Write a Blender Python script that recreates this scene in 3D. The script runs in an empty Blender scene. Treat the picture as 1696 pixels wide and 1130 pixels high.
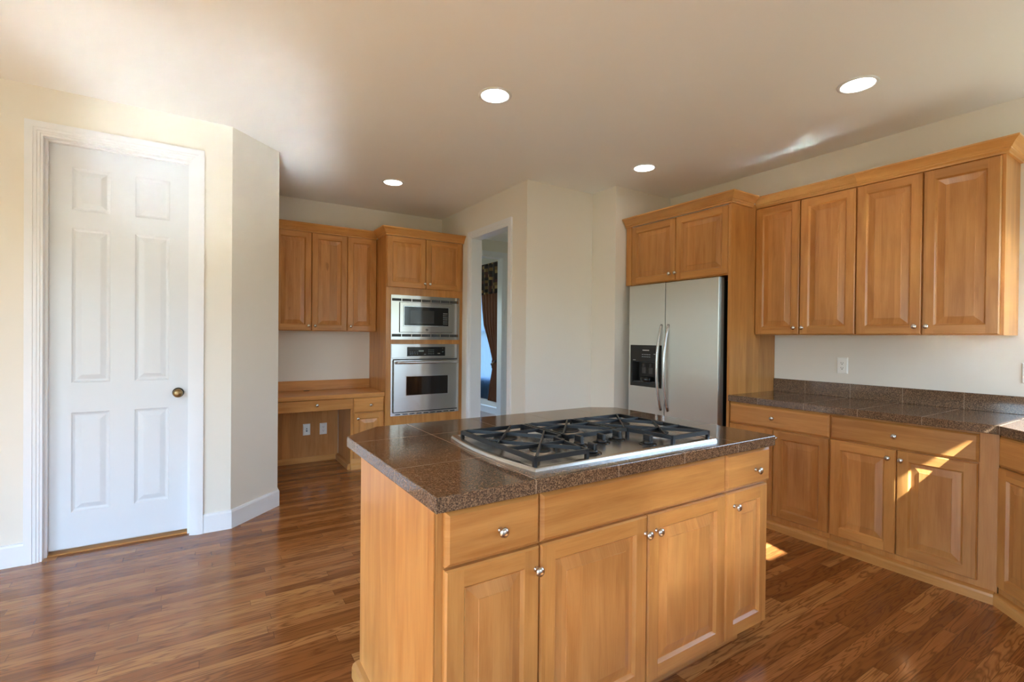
import bpy, bmesh, math, random
from mathutils import Vector, Matrix
random.seed(7)
R = math.radians
S = bpy.context.scene
COL = S.collection

# ---------------------------------------------------------------- camera
F_PX, YAW, PITCH, ROLL, EYE = 803.8949, R(32.73366), R(-0.40197), R(0.55065), 1.3322
def make_camera():
    cd = bpy.data.cameras.new('camera')
    cd.sensor_fit = 'HORIZONTAL'; cd.sensor_width = 36.0; cd.lens = F_PX / 1696 * 36.0
    cd.clip_start = 0.02; cd.clip_end = 200
    co = bpy.data.objects.new('camera', cd); COL.objects.link(co)
    D = Vector((math.sin(YAW), math.cos(YAW), 0)); X = Vector((math.cos(YAW), -math.sin(YAW), 0)); Z = Vector((0, 0, 1))
    f = D * math.cos(PITCH) + Z * math.sin(PITCH); u = -D * math.sin(PITCH) + Z * math.cos(PITCH)
    rt = X * math.cos(ROLL) + u * math.sin(ROLL); up = u * math.cos(ROLL) - X * math.sin(ROLL)
    m = Matrix.Identity(4)
    for i in range(3):
        m[i][0], m[i][1], m[i][2] = rt[i], up[i], -f[i]
    m[2][3] = EYE
    co.matrix_world = m
    S.camera = co
make_camera()

# ---------------------------------------------------------------- sky, sun, exposure
SUN_DIR = Vector((0.27, 1.0, -0.91)).normalized()
SUN_STRENGTH, SKY_STRENGTH, EXPOSURE = 75.0, 8.8, 0.30
def make_world():
    w = bpy.data.worlds.new('sky'); S.world = w; w.use_nodes = True
    t = w.node_tree; t.nodes.clear()
    tc = t.nodes.new('ShaderNodeTexCoord'); sp = t.nodes.new('ShaderNodeSeparateXYZ')
    rp = t.nodes.new('ShaderNodeValToRGB'); bg = t.nodes.new('ShaderNodeBackground'); o = t.nodes.new('ShaderNodeOutputWorld')
    mr = t.nodes.new('ShaderNodeMapRange'); mr.inputs[1].default_value = -1; mr.inputs[2].default_value = 1
    t.links.new(tc.outputs['Generated'], sp.inputs[0]); t.links.new(sp.outputs[2], mr.inputs[0]); t.links.new(mr.outputs[0], rp.inputs[0])
    e = rp.color_ramp.elements
    e[0].position = 0.46; e[0].color = (0.16, 0.17, 0.10, 1)
    e[1].position = 0.56; e[1].color = (0.56, 0.78, 1.0, 1)
    n = e.new(0.50); n.color = (0.30, 0.36, 0.26, 1)
    n = e.new(0.80); n.color = (0.36, 0.60, 1.0, 1)
    bg.inputs[1].default_value = SKY_STRENGTH
    t.links.new(rp.outputs[0], bg.inputs[0]); t.links.new(bg.outputs[0], o.inputs[0])
make_world()
def make_sun():
    l = bpy.data.lights.new('sun', 'SUN'); l.energy = SUN_STRENGTH; l.angle = R(0.6); l.color = (0.82, 0.94, 1.0)
    o = bpy.data.objects.new('sun', l); COL.objects.link(o)
    o.rotation_mode = 'QUATERNION'; o.rotation_quaternion = SUN_DIR.to_track_quat('-Z', 'Y')
make_sun()
def portal(name, loc, sx, sy, look):
    l = bpy.data.lights.new(name, 'AREA'); l.shape = 'RECTANGLE'; l.size = sx; l.size_y = sy; l.cycles.is_portal = True
    o = bpy.data.objects.new(name, l); COL.objects.link(o); o.location = loc
    o.rotation_mode = 'QUATERNION'; o.rotation_quaternion = Vector(look).to_track_quat('-Z', 'Z')
S.cycles.max_bounces = 16; S.cycles.diffuse_bounces = 8; S.cycles.glossy_bounces = 6; S.cycles.blur_glossy = 0.0; S.cycles.sample_clamp_indirect = 0
S.view_settings.view_transform = 'Standard'; S.view_settings.look = 'None'
S.view_settings.gamma = 1.0; S.view_settings.use_curve_mapping = False; S.view_settings.exposure = EXPOSURE

# ---------------------------------------------------------------- materials
def srgb(r, g, b):
    f = lambda c: c / 12.92 if c <= 0.04045 else ((c + 0.055) / 1.055) ** 2.4
    return (f(r / 255), f(g / 255), f(b / 255), 1)
class NT:
    def __init__(s, name):
        s.m = bpy.data.materials.new(name); s.m.use_nodes = True; s.t = s.m.node_tree
        s.b = s.t.nodes['Principled BSDF']
    def n(s, typ, props=None, **ins):
        nd = s.t.nodes.new(typ)
        for k, v in (props or {}).items(): setattr(nd, k, v)
        for k, v in ins.items():
            key = int(k[1:]) if k[0] == 'i' and k[1:].isdigit() else k
            s.put(nd.inputs[key], v)
        return nd
    def put(s, sock, v):
        if hasattr(v, 'links') or isinstance(v, bpy.types.NodeSocket): s.t.links.new(v, sock)
        else: sock.default_value = v
    def math(s, op, a, b=0.0, c=None):
        nd = s.n('ShaderNodeMath', {'operation': op}, i0=a, i1=b)
        if c is not None: s.put(nd.inputs[2], c)
        return nd.outputs[0]
    def mix(s, f, a, b, mode='MIX'):
        nd = s.n('ShaderNodeMix', {'data_type': 'RGBA', 'blend_type': mode})
        s.put(nd.inputs[0], f); s.put(nd.inputs[6], a); s.put(nd.inputs[7], b)
        return nd.outputs[2]
    def ramp(s, f, *stops):
        nd = s.n('ShaderNodeValToRGB', None, i0=f); e = nd.color_ramp.elements
        for i, (p, c) in enumerate(stops):
            el = e[i] if i < 2 else e.new(p)
            el.position = p; el.color = c
        return nd.outputs[0]
    def noise(s, vec, scale, detail=3, rough=0.5, dist=0.0):
        return s.n('ShaderNodeTexNoise', None, Vector=vec, Scale=scale, Detail=detail, Roughness=rough, Distortion=dist).outputs[0]
    def obj(s): return s.n('ShaderNodeTexCoord').outputs['Object']
    def world(s): return s.n('ShaderNodeNewGeometry').outputs['Position']
    def sep(s, v): return s.n('ShaderNodeSeparateXYZ', None, i0=v).outputs
    def comb(s, x, y, z): return s.n('ShaderNodeCombineXYZ', None, i0=x, i1=y, i2=z).outputs[0]
    def set(s, **k):
        for a, v in k.items(): s.put(s.b.inputs[a.replace('_', ' ')], v)
        return s.m
def plain(name, col, rough=0.5, metal=0.0, **k):
    t = NT(name); t.set(Base_Color=col, Roughness=rough, Metallic=metal, **k)
    return t.m
def paint(name, col, rough=0.55, bump=0.04):
    t = NT(name); p = t.world()
    n = t.noise(p, 160, 2); big = t.noise(p, 1.2, 2)
    c = t.mix(t.math('MULTIPLY', big, 0.06), col, (col[0] * 0.8, col[1] * 0.8, col[2] * 0.78, 1))
    bm = t.n('ShaderNodeBump', None, Strength=bump, Distance=0.002, Height=n)
    return t.set(Base_Color=c, Roughness=rough, Normal=bm.outputs[0])
def maple(name, grain, light, dark, board=0.085, rough=0.30, var=0.16):
    t = NT(name); o = t.obj(); rnd = t.n('ShaderNodeObjectInfo').outputs['Random']
    x, y, z = t.sep(o)
    acr = t.math('ADD', x, t.math('MULTIPLY', y, 1.0)) if grain == 'Z' else z
    alo = z if grain == 'Z' else t.math('ADD', x, y)
    off = t.math('MULTIPLY', rnd, 37.0)
    bi = t.math('FLOOR', t.math('ADD', t.math('DIVIDE', acr, board), off))
    bn = t.n('ShaderNodeTexWhiteNoise', {'noise_dimensions': '1D'}, W=bi).outputs['Value']
    v1 = t.comb(t.math('ADD', t.math('MULTIPLY', acr, 11.0), off), t.math('ADD', t.math('MULTIPLY', alo, 1.3), t.math('MULTIPLY', bn, 9.0)), bn)
    n1 = t.noise(v1, 1.6, 4, 0.55, 0.5)
    v2 = t.comb(t.math('MULTIPLY', acr, 130.0), t.math('MULTIPLY', alo, 5.0), off)
    n2 = t.noise(v2, 1.5, 3, 0.6)
    f = t.math('ADD', t.math('MULTIPLY', n1, 0.75), t.math('MULTIPLY', n2, 0.25))
    c = t.ramp(f, (0.30, dark), (0.66, light))
    tone = t.math('ADD', 1.0 - var / 2, t.math('MULTIPLY', bn, var))
    tone = t.math('MULTIPLY', tone, t.math('ADD', 0.90, t.math('MULTIPLY', rnd, 0.18)))
    c = t.mix(1.0, c, t.comb(tone, tone, tone), 'MULTIPLY')
    kn = t.noise(t.comb(t.math('MULTIPLY', acr, 8.0), t.math('MULTIPLY', alo, 3.0), off), 1.4, 1)
    kf = t.n('ShaderNodeMapRange', None, i0=kn, i1=0.76, i2=0.82).outputs[0]
    c = t.mix(t.math('MULTIPLY', kf, 0.45), c, (dark[0] * 0.45, dark[1] * 0.38, dark[2] * 0.3, 1))
    return t.set(Base_Color=c, Roughness=t.math('ADD', rough - 0.04, t.math('MULTIPLY', n2, 0.08)))
M_L, M_D = srgb(200, 143, 79), srgb(170, 110, 53)
W_V = maple('maple_vertical', 'Z', M_L, M_D)
W_H = maple('maple_horizontal', 'X', M_L, M_D)
W_P = maple('maple_panel', 'Z', srgb(200, 143, 82), srgb(168, 108, 53), 0.075, 0.30, 0.24)
W_EDGE = maple('maple_molding', 'X', srgb(206, 152, 87), srgb(180, 123, 62), 0.4)
def floor_mat():
    t = NT('oak_strip_floor'); x, y, z = t.sep(t.world())
    wd, ln = 0.0572, 0.95
    ry = t.math('DIVIDE', y, wd); row = t.math('FLOOR', ry)
    ro = t.n('ShaderNodeTexWhiteNoise', {'noise_dimensions': '1D'}, W=row).outputs['Value']
    rx = t.math('ADD', t.math('DIVIDE', x, ln), t.math('MULTIPLY', ro, 13.7)); ix = t.math('FLOOR', rx)
    pid = t.n('ShaderNodeTexWhiteNoise', {'noise_dimensions': '2D'}, Vector=t.comb(row, ix, 0.0)).outputs['Value']
    off = t.math('MULTIPLY', pid, 53.0)
    ga = t.comb(t.math('ADD', t.math('MULTIPLY', x, 1.3), off), t.math('ADD', t.math('MULTIPLY', y, 17.0), t.math('MULTIPLY', off, 0.7)), pid)
    n1 = t.noise(ga, 1.0, 3, 0.5, 0.7)
    rings = t.math('PINGPONG', t.math('MULTIPLY', n1, 10.0), 0.5)
    rl = t.n('ShaderNodeMapRange', None, i0=rings, i1=0.0, i2=0.27).outputs[0]
    fine = t.noise(t.comb(t.math('MULTIPLY', x, 9.0), t.math('MULTIPLY', y, 240.0), off), 1.0, 2, 0.6)
    c = t.ramp(pid, (0.0, srgb(136, 83, 41)), (1.0, srgb(194, 137, 79)), (0.5, srgb(167, 108, 58)))
    c = t.mix(t.math('MULTIPLY', t.math('SUBTRACT', 1.0, rl), 0.66), c, srgb(80, 40, 17))
    c = t.mix(t.math('MULTIPLY', fine, 0.40), c, srgb(112, 60, 28))
    ey = t.math('PINGPONG', ry, 0.5); ex = t.math('PINGPONG', rx, 0.5)
    jy = t.math('LESS_THAN', ey, 0.014); jx = t.math('LESS_THAN', ex, 0.0012)
    c = t.mix(t.math('MULTIPLY', t.math('MAXIMUM', jx, jy), 0.6), c, srgb(58, 28, 12))
    bm = t.n('ShaderNodeBump', None, Strength=0.06, Distance=0.002, Height=t.math('SUBTRACT', rl, t.math('MULTIPLY', t.math('MAXIMUM', jx, jy), 1.0)))
    wob = t.noise(t.world(), 5.0, 2)
    return t.set(Base_Color=c, Roughness=t.math('ADD', 0.12, t.math('MULTIPLY', wob, 0.06)), Normal=bm.outputs[0], Coat_Weight=0.12, Coat_Roughness=0.16, Specular_IOR_Level=0.40)
M_FLOOR = floor_mat()
def granite(name, px, ox, py, oy, axis='XY'):
    """speckled brown granite tiles; grout lines at ox + k*px and oy + k*py (world metres)"""
    t = NT(name); p = t.world(); x, y, z = t.sep(p)
    a = t.noise(p, 230, 3, 0.65); b = t.noise(p, 90, 2, 0.6); big = t.noise(p, 7, 2)
    vo = t.n('ShaderNodeTexVoronoi', None, Vector=p, Scale=330.0).outputs['Color']
    vs = t.sep(vo)[0]
    c = t.ramp(t.math('ADD', t.math('MULTIPLY', a, 0.6), t.math('MULTIPLY', vs, 0.4)), (0.30, srgb(38, 30, 25)), (0.74, srgb(162, 130, 100)), (0.50, srgb(98, 74, 55)))
    c = t.mix(t.math('MULTIPLY', b, 0.30), c, srgb(84, 64, 50)); c = t.mix(t.math('MULTIPLY', big, 0.25), c, srgb(112, 88, 70))
    ux = t.math('DIVIDE', t.math('SUBTRACT', x, ox), px) if px else None
    uy = t.math('DIVIDE', t.math('SUBTRACT', y, oy), py) if py else None
    g = None
    for u, pp in ((ux, px), (uy, py)):
        if u is None: continue
        e = t.math('PINGPONG', t.math('ADD', u, 40.0), 0.5)
        l = t.math('LESS_THAN', e, 0.0016 / pp)
        g = l if g is None else t.math('MAXIMUM', g, l)
    rg = 0.095
    if g is not None:
        c = t.mix(t.math('MULTIPLY', g, 0.45), c, srgb(178, 150, 120)); rg = t.math('ADD', 0.095, t.math('MULTIPLY', g, 0.4))
    return t.set(Base_Color=c, Roughness=rg, Specular_IOR_Level=0.7)
M_GR_ISLAND = granite('granite_island', 0.338, 0.835, 0.452, 1.48)
M_GR_RUN = granite('granite_worktop', None, 0, 0.314, 1.66)
M_GR_SPLASH = granite('granite_backsplash', None, 0, 0.314, 1.642)
M_WALL = paint('cream_wall_paint', srgb(226, 222, 212))
M_CEIL = paint('cream_ceiling_paint', srgb(240, 242, 240))
M_TRIM = plain('white_trim_paint', srgb(226, 229, 233), 0.32)
M_DOOR = plain('white_door_paint', srgb(214, 219, 225), 0.30)
def steel(name, col=(0.58, 0.56, 0.53, 1), rough=0.27, along='X', dirt=0.0):
    t = NT(name); x, y, z = t.sep(t.obj())
    v = t.comb(t.math('MULTIPLY', x, 1.0 if along == 'X' else 700.0), t.math('MULTIPLY', y, 40.0), t.math('MULTIPLY', z, 700.0 if along == 'X' else 1.0))
    n = t.noise(v, 1.0, 2)
    tg = t.n('ShaderNodeTangent', {'direction_type': 'UV_MAP', 'uv_map': 'brush'})
    return t.set(Base_Color=col, Metallic=1.0, Roughness=rough, Anisotropic=0.95, Tangent=tg.outputs[0])
M_STEEL = steel('brushed_steel', (0.55, 0.54, 0.52, 1), 0.22)
M_STEEL_FR = steel('refrigerator_steel', (0.57, 0.555, 0.52, 1), 0.36)
M_STEEL_BR = plain("polished_metal", (0.60, 0.61, 0.62, 1), 0.24, 1.0)
M_NICKEL = plain('satin_nickel', (0.60, 0.57, 0.53, 1), 0.24, 1.0)
M_BRASS = plain('antique_brass', (0.30, 0.21, 0.10, 1), 0.30, 1.0)
M_BRASS_D = plain('dark_bronze', (0.05, 0.045, 0.035, 1), 0.35, 0.8)
M_BLACK = plain('black_gloss', (0.008, 0.008, 0.009, 1), 0.10)
M_BLACK_S = plain('black_satin', (0.012, 0.012, 0.013, 1), 0.35)
M_IRON = plain('cast_iron', (0.009, 0.010, 0.012, 1), 0.36, Specular_IOR_Level=0.35)
M_DARKGREY = plain('dark_grey', (0.05, 0.05, 0.052, 1), 0.45)
M_GLASS_D = plain('dark_oven_glass', (0.010, 0.007, 0.006, 1), 0.04)
M_WHITE_P = plain('white_plastic', srgb(238, 238, 234), 0.30)
M_SLOT = plain('slot_dark', (0.02, 0.02, 0.02, 1), 0.6)
M_MARK = plain('pale_print', srgb(190, 195, 196), 0.5)
M_BURN = plain('burner_cap', (0.02, 0.02, 0.02, 1), 0.45)
M_ALU = plain('cast_aluminium', (0.55, 0.55, 0.55, 1), 0.35, 1.0)
def emit(name, col, s):
    t = NT(name); return t.set(Base_Color=(0.9, 0.9, 0.9, 1), Emission_Color=col, Emission_Strength=s)
M_LAMP = emit('lamp_lens', (1.0, 0.95, 0.86, 1), 14.0)
def window_glass():
    t = NT('window_glass'); nt = t.t; nt.nodes.remove(t.b)
    tr = nt.nodes.new('ShaderNodeBsdfTransparent'); gl = nt.nodes.new('ShaderNodeBsdfGlossy'); gl.inputs['Roughness'].default_value = 0.0
    mx = nt.nodes.new('ShaderNodeMixShader'); fr = nt.nodes.new('ShaderNodeFresnel'); fr.inputs[0].default_value = 1.45
    sc = t.math('MULTIPLY', fr.outputs[0], 0.6)
    nt.links.new(sc, mx.inputs[0]); nt.links.new(tr.outputs[0], mx.inputs[1]); nt.links.new(gl.outputs[0], mx.inputs[2])
    nt.links.new(mx.outputs[0], nt.nodes['Material Output'].inputs[0]); return t.m
M_GLASS = window_glass()
def sheer_mat():
    t = NT('sheer_fabric'); nt = t.t; nt.nodes.remove(t.b)
    a = nt.nodes.new('ShaderNodeBsdfTranslucent'); a.inputs[0].default_value = (0.15, 0.22, 0.31, 1)
    d = nt.nodes.new('ShaderNodeBsdfTransparent'); mx = nt.nodes.new('ShaderNodeMixShader'); mx.inputs[0].default_value = 0.04
    nt.links.new(a.outputs[0], mx.inputs[1]); nt.links.new(d.outputs[0], mx.inputs[2]); nt.links.new(mx.outputs[0], nt.nodes['Material Output'].inputs[0])
    return t.m
M_SHEER = sheer_mat()
M_DRAPE = plain('brown_drape', srgb(126, 84, 62), 0.75)
def valance_mat():
    t = NT('valance_squares'); x, y, z = t.sep(t.obj())
    w = t.noise(t.obj(), 3.0, 2)
    u = t.math('FLOOR', t.math('ADD', t.math('DIVIDE', y, 0.062), t.math('MULTIPLY', w, 0.7)))
    v = t.math('FLOOR', t.math('ADD', t.math('DIVIDE', z, 0.052), t.math('MULTIPLY', w, 0.9)))
    r = t.n('ShaderNodeTexWhiteNoise', {'noise_dimensions': '2D'}, Vector=t.comb(u, v, 0.0)).outputs['Value']
    nd = t.n('ShaderNodeValToRGB', None, i0=r); nd.color_ramp.interpolation = 'CONSTANT'
    e = nd.color_ramp.elements; e[0].position = 0; e[0].color = srgb(34, 20, 18); e[1].position = 0.42; e[1].color = srgb(72, 34, 28)
    for p, cc in ((0.66, srgb(110, 84, 46)), (0.80, srgb(150, 124, 76)), (0.92, srgb(58, 30, 26))):
        n = e.new(p); n.color = cc
    return t.set(Base_Color=nd.outputs[0], Roughness=0.7)
M_VAL = valance_mat()

# ---------------------------------------------------------------- mesh helpers
def link(name, bm, mats, parent=None, smooth=False, normals=True):
    if normals: bmesh.ops.recalc_face_normals(bm, faces=bm.faces[:])
    me = bpy.data.meshes.new(name); bm.to_mesh(me); bm.free()
    for m in (mats if isinstance(mats, (list, tuple)) else [mats]): me.materials.append(m)
    if smooth:
        for p in me.polygons: p.use_smooth = True
    if any(m.name.endswith('_steel') for m in me.materials):
        uv = me.uv_layers.new(name='brush')
        for lp in me.loops:
            c = me.vertices[lp.vertex_index].co; uv.data[lp.index].uv = (c.x + c.y, c.z) if me.materials[0].name.startswith('refrig') else (c.z, c.x + c.y)
    o = bpy.data.objects.new(name, me); COL.objects.link(o)
    if parent: o.parent = parent
    return o
def thing(name, label, cat, loc=(0, 0, 0), rz=0.0, group=None):
    o = bpy.data.objects.new(name, None); COL.objects.link(o)
    o.location = loc; o.rotation_euler = (0, 0, rz); o.empty_display_size = 0.1
    return tag(o, label, cat, group)
def tag(o, label, cat, group=None):
    o['label'] = label; o['category'] = cat
    if group: o['group'] = group
    return o
def struct(name, bm, mats, parent=None, smooth=False):
    o = link(name, bm, mats, parent, smooth); o['kind'] = 'structure'; return o
def copy_thing(src, loc, label):
    r = src.copy(); COL.objects.link(r); r.location = loc; r['label'] = label
    for ch in list(src.children):
        c = ch.copy(); COL.objects.link(c); c.parent = r
        for g in list(ch.children):
            d = g.copy(); COL.objects.link(d); d.parent = c
    return r
def BM(): return bmesh.new()
def box(bm, x0, x1, y0, y1, z0, z1, mi=0, bev=0.0, seg=1):
    vs = [bm.verts.new((x, y, z)) for x in (x0, x1) for y in (y0, y1) for z in (z0, z1)]
    fs = [bm.faces.new([vs[i] for i in q]) for q in ((0, 1, 3, 2), (4, 6, 7, 5), (0, 4, 5, 1), (2, 3, 7, 6), (0, 2, 6, 4), (1, 5, 7, 3))]
    for f in fs: f.material_index = mi
    if bev > 0:
        bmesh.ops.recalc_face_normals(bm, faces=fs)
        es = list({e for f in fs for e in f.edges})
        r = bmesh.ops.bevel(bm, geom=es, offset=bev, segments=seg, affect='EDGES', profile=0.5)
        for f in r['faces']: f.material_index = mi
    return bm
def grid_slab(bm, us, vs, hole, d0, d1, mp, mi=0):
    """slab over the grid us x vs without the cells hole(i,j); mp(u,v,d) maps to xyz; only outer faces"""
    V = {}
    def vt(i, j, k):
        if (i, j, k) not in V: V[(i, j, k)] = bm.verts.new(mp(us[i], vs[j], (d0, d1)[k]))
        return V[(i, j, k)]
    def on(i, j): return 0 <= i < len(us) - 1 and 0 <= j < len(vs) - 1 and not hole(i, j)
    def face(*a):
        f = bm.faces.new([vt(*q) for q in a]); f.material_index = mi
    for i in range(len(us) - 1):
        for j in range(len(vs) - 1):
            if not on(i, j): continue
            for k in (0, 1): face((i, j, k), (i + 1, j, k), (i + 1, j + 1, k), (i, j + 1, k))
            if not on(i - 1, j): face((i, j, 0), (i, j + 1, 0), (i, j + 1, 1), (i, j, 1))
            if not on(i + 1, j): face((i + 1, j, 0), (i + 1, j + 1, 0), (i + 1, j + 1, 1), (i + 1, j, 1))
            if not on(i, j - 1): face((i, j, 0), (i + 1, j, 0), (i + 1, j, 1), (i, j, 1))
            if not on(i, j + 1): face((i, j + 1, 0), (i + 1, j + 1, 0), (i + 1, j + 1, 1), (i, j + 1, 1))
    return bm
def holed(bm, u0, u1, v0, v1, holes, d0, d1, mp, mi=0):
    us = sorted({u0, u1, *[h[0] for h in holes], *[h[1] for h in holes]})
    vs = sorted({v0, v1, *[h[2] for h in holes], *[h[3] for h in holes]})
    def hole(i, j):
        a, b = (us[i] + us[i + 1]) / 2, (vs[j] + vs[j + 1]) / 2
        return any(h[0] < a < h[1] and h[2] < b < h[3] for h in holes)
    return grid_slab(bm, us, vs, hole, d0, d1, mp, mi)
FY = lambda u, v, d: (u, d, v)     # slab in a y = const plane
FX = lambda u, v, d: (d, u, v)     # slab in an x = const plane
def sweep(bm, prof, path, closed=False, mi=0, end0=None, end1=None):
    """profile [(out, z)] swept along plan path [(x, y)], 'out' to the right of travel, mitred corners"""
    n = len(path); rings = []
    for i, p in enumerate(path):
        P = Vector(p)
        a = (P - Vector(path[i - 1])).normalized() if i > 0 or closed else None
        b = (Vector(path[(i + 1) % n]) - P).normalized() if i < n - 1 or closed else None
        na = Vector((a.y, -a.x)) if a else None; nb = Vector((b.y, -b.x)) if b else None
        if na and nb:
            m = (na + nb).normalized(); m = m / max(0.2, m.dot(na))
        else: m = na or nb
        rings.append([bm.verts.new((P.x + m.x * o, P.y + m.y * o, z)) for o, z in prof])
    k = len(prof)
    for i in range(n - (0 if closed else 1)):
        A, B = rings[i], rings[(i + 1) % n]
        for j in range(k):
            f = bm.faces.new((A[j], A[(j + 1) % k], B[(j + 1) % k], B[j])); f.material_index = mi
    if not closed:
        for r in (rings[0], rings[-1]):
            f = bm.faces.new(r); f.material_index = mi
    return bm
def lathe(bm, prof, seg=24, axis='Z', at=(0, 0, 0), mi=0, sx=1.0):
    rings = []
    def pt(r, h, a):
        c, s = math.cos(a) * r * sx, math.sin(a) * r
        p = {'Z': (c, s, h), 'Y': (c, h, s), 'X': (h, c, s)}[axis]
        return (p[0] + at[0], p[1] + at[1], p[2] + at[2])
    for r, h in prof:
        rings.append([bm.verts.new(pt(max(r, 1e-5), h, 2 * math.pi * i / seg)) for i in range(seg)])
    for A, B in zip(rings, rings[1:]):
        for i in range(seg):
            f = bm.faces.new((A[i], A[(i + 1) % seg], B[(i + 1) % seg], B[i])); f.material_index = mi
    for r in (rings[0], rings[-1]):
        f = bm.faces.new(r); f.material_index = mi
    return bm
def tube(bm, pts, r, seg=10, mi=0, rz=None):
    """round (or flattened) bar along 3-D points"""
    pts = [Vector(p) for p in pts]; rings = []
    for i, p in enumerate(pts):
        d = (pts[min(i + 1, len(pts) - 1)] - pts[max(i - 1, 0)]).normalized()
        up = Vector((0, 0, 1)) if abs(d.z) < 0.9 else Vector((0, 1, 0))
        s = d.cross(up).normalized(); u = s.cross(d).normalized()
        rings.append([bm.verts.new(p + s * math.cos(2 * math.pi * k / seg) * r + u * math.sin(2 * math.pi * k / seg) * (rz or r)) for k in range(seg)])
    for A, B in zip(rings, rings[1:]):
        for k in range(seg):
            f = bm.faces.new((A[k], A[(k + 1) % seg], B[(k + 1) % seg], B[k])); f.material_index = mi
    for q in (rings[0], rings[-1]):
        f = bm.faces.new(q); f.material_index = mi
    return bm
def bar(bm, a, b, w, z0, z1, mi=0):
    """flat-sided bar in plan from a to b"""
    a, b = Vector(a), Vector(b); d = (b - a).normalized(); n = Vector((-d.y, d.x)) * w / 2
    q = [a + n, b + n, b - n, a - n]
    lo = [bm.verts.new((p.x, p.y, z0)) for p in q]
    t = 0.72
    up = [bm.verts.new((c.x + (p - c).x * t, c.y + (p - c).y * t, z1)) for p, c in zip(q, (a, b, b, a))]
    for f in ([lo, up[::-1]] + [[lo[i], lo[(i + 1) % 4], up[(i + 1) % 4], up[i]] for i in range(4)]):
        ff = bm.faces.new(f); ff.material_index = mi
    return bm
def prism(bm, poly, z0, z1, mi=0, top=0, bev=0.0):
    lo = [bm.verts.new((x, y, z0)) for x, y in poly]; hi = [bm.verts.new((x, y, z1)) for x, y in poly]
    n = len(poly); fs = [bm.faces.new(lo), bm.faces.new(hi)]
    fs += [bm.faces.new((lo[i], lo[(i + 1) % n], hi[(i + 1) % n], hi[i])) for i in range(n)]
    for f in fs: f.material_index = mi
    if bev:
        bmesh.ops.recalc_face_normals(bm, faces=fs)
        es = [e for e in fs[1].edges] + ([e for e in fs[0].edges] if top == 0 else [])
        bmesh.ops.bevel(bm, geom=es, offset=bev, segments=2, affect='EDGES', profile=0.5)
    return bm
def rect_ring(bm, A, B, mi=0, mis=None):
    """mitred ring of four quads between loops A and B (lists of 4 verts)"""
    for i in range(4):
        f = bm.faces.new((A[i], A[(i + 1) % 4], B[(i + 1) % 4], B[i])); f.material_index = mis[i] if mis else mi
def rect_loop(bm, x0, x1, z0, z1, ins, y):
    return [bm.verts.new(p) for p in ((x0 + ins, y, z0 + ins), (x1 - ins, y, z0 + ins), (x1 - ins, y, z1 - ins), (x0 + ins, y, z1 - ins))]

# ---------------------------------------------------------------- cabinet parts (local: x along the front, -y out of the front, z up)
DT = 0.020
def door_bm(x0, x1, z0, z1, st=0.055):
    """raised-panel door: stiles full height, rails between, bevelled centre panel"""
    bm = BM()
    L0 = rect_loop(bm, x0, x1, z0, z1, 0, 0.0); L1 = rect_loop(bm, x0, x1, z0, z1, 0, -DT + 0.006); L2 = rect_loop(bm, x0, x1, z0, z1, 0.005, -DT)
    bm.faces.new(L0); rect_ring(bm, L0, L1, mis=(1, 0, 1, 0)); rect_ring(bm, L1, L2, mis=(1, 0, 1, 0))
    a, b, c, d = x0 + 0.005, x0 + st, x1 - st, x1 - 0.005
    e, f, g, h = z0 + 0.005, z0 + st, z1 - st, z1 - 0.005
    def q(u0, u1, v0, v1, mi):
        fc = bm.faces.new([bm.verts.new((u, -DT, v)) for u, v in ((u0, v0), (u1, v0), (u1, v1), (u0, v1))]); fc.material_index = mi
    q(a, b, e, h, 0); q(c, d, e, h, 0); q(b, c, e, f, 1); q(b, c, g, h, 1)
    I0 = rect_loop(bm, x0, x1, z0, z1, st, -DT); I1 = rect_loop(bm, x0, x1, z0, z1, st + 0.004, -DT + 0.0045); I2 = rect_loop(bm, x0, x1, z0, z1, st + 0.009, -DT + 0.011)
    I3 = rect_loop(bm, x0, x1, z0, z1, st + 0.012, -DT + 0.0112); pb = min(0.036, (min(x1 - x0, z1 - z0) - 2 * st) * 0.28)
    I4 = rect_loop(bm, x0, x1, z0, z1, st + 0.012 + pb, -DT + 0.004); I5 = rect_loop(bm, x0, x1, z0, z1, st + 0.0135 + pb, -DT + 0.002)
    rect_ring(bm, I0, I1, mis=(1, 0, 1, 0)); rect_ring(bm, I1, I2, mis=(1, 0, 1, 0)); rect_ring(bm, I2, I3, 2); rect_ring(bm, I3, I4, 2); rect_ring(bm, I4, I5, 2)
    fc = bm.faces.new(I5); fc.material_index = 2
    bmesh.ops.remove_doubles(bm, verts=bm.verts[:], dist=1e-5)
    return bm
def slab_bm(x0, x1, z0, z1, ch=0.011):
    bm = BM()
    L0 = rect_loop(bm, x0, x1, z0, z1, 0, 0.0); L1 = rect_loop(bm, x0, x1, z0, z1, 0, -DT + 0.009); L2 = rect_loop(bm, x0, x1, z0, z1, 0.003, -DT + 0.006); L3 = rect_loop(bm, x0, x1, z0, z1, ch, -DT)
    bm.faces.new(L0); rect_ring(bm, L0, L1); rect_ring(bm, L1, L2); rect_ring(bm, L2, L3); bm.faces.new(L3)
    return bm
def knob_at(x, z, parent, y=-DT):
    bm = lathe(BM(), [(0.0085, 0.0), (0.0085, -0.002), (0.0055, -0.005), (0.0050, -0.012), (0.0075, -0.0155), (0.0135, -0.019), (0.0155, -0.0225), (0.0145, -0.0265), (0.0095, -0.0300), (0.003, -0.0315)], 20, 'Y', (x, y, z))
    return link('knob', bm, M_NICKEL, parent, True)
def add_door(root, x0, x1, z0, z1, kx=None, kz=None, st=0.055):
    d = link('door', door_bm(x0, x1, z0, z1, st), [W_V, W_H, W_P], root)
    if kx is not None: knob_at(kx, kz, d)
    return d
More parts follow.
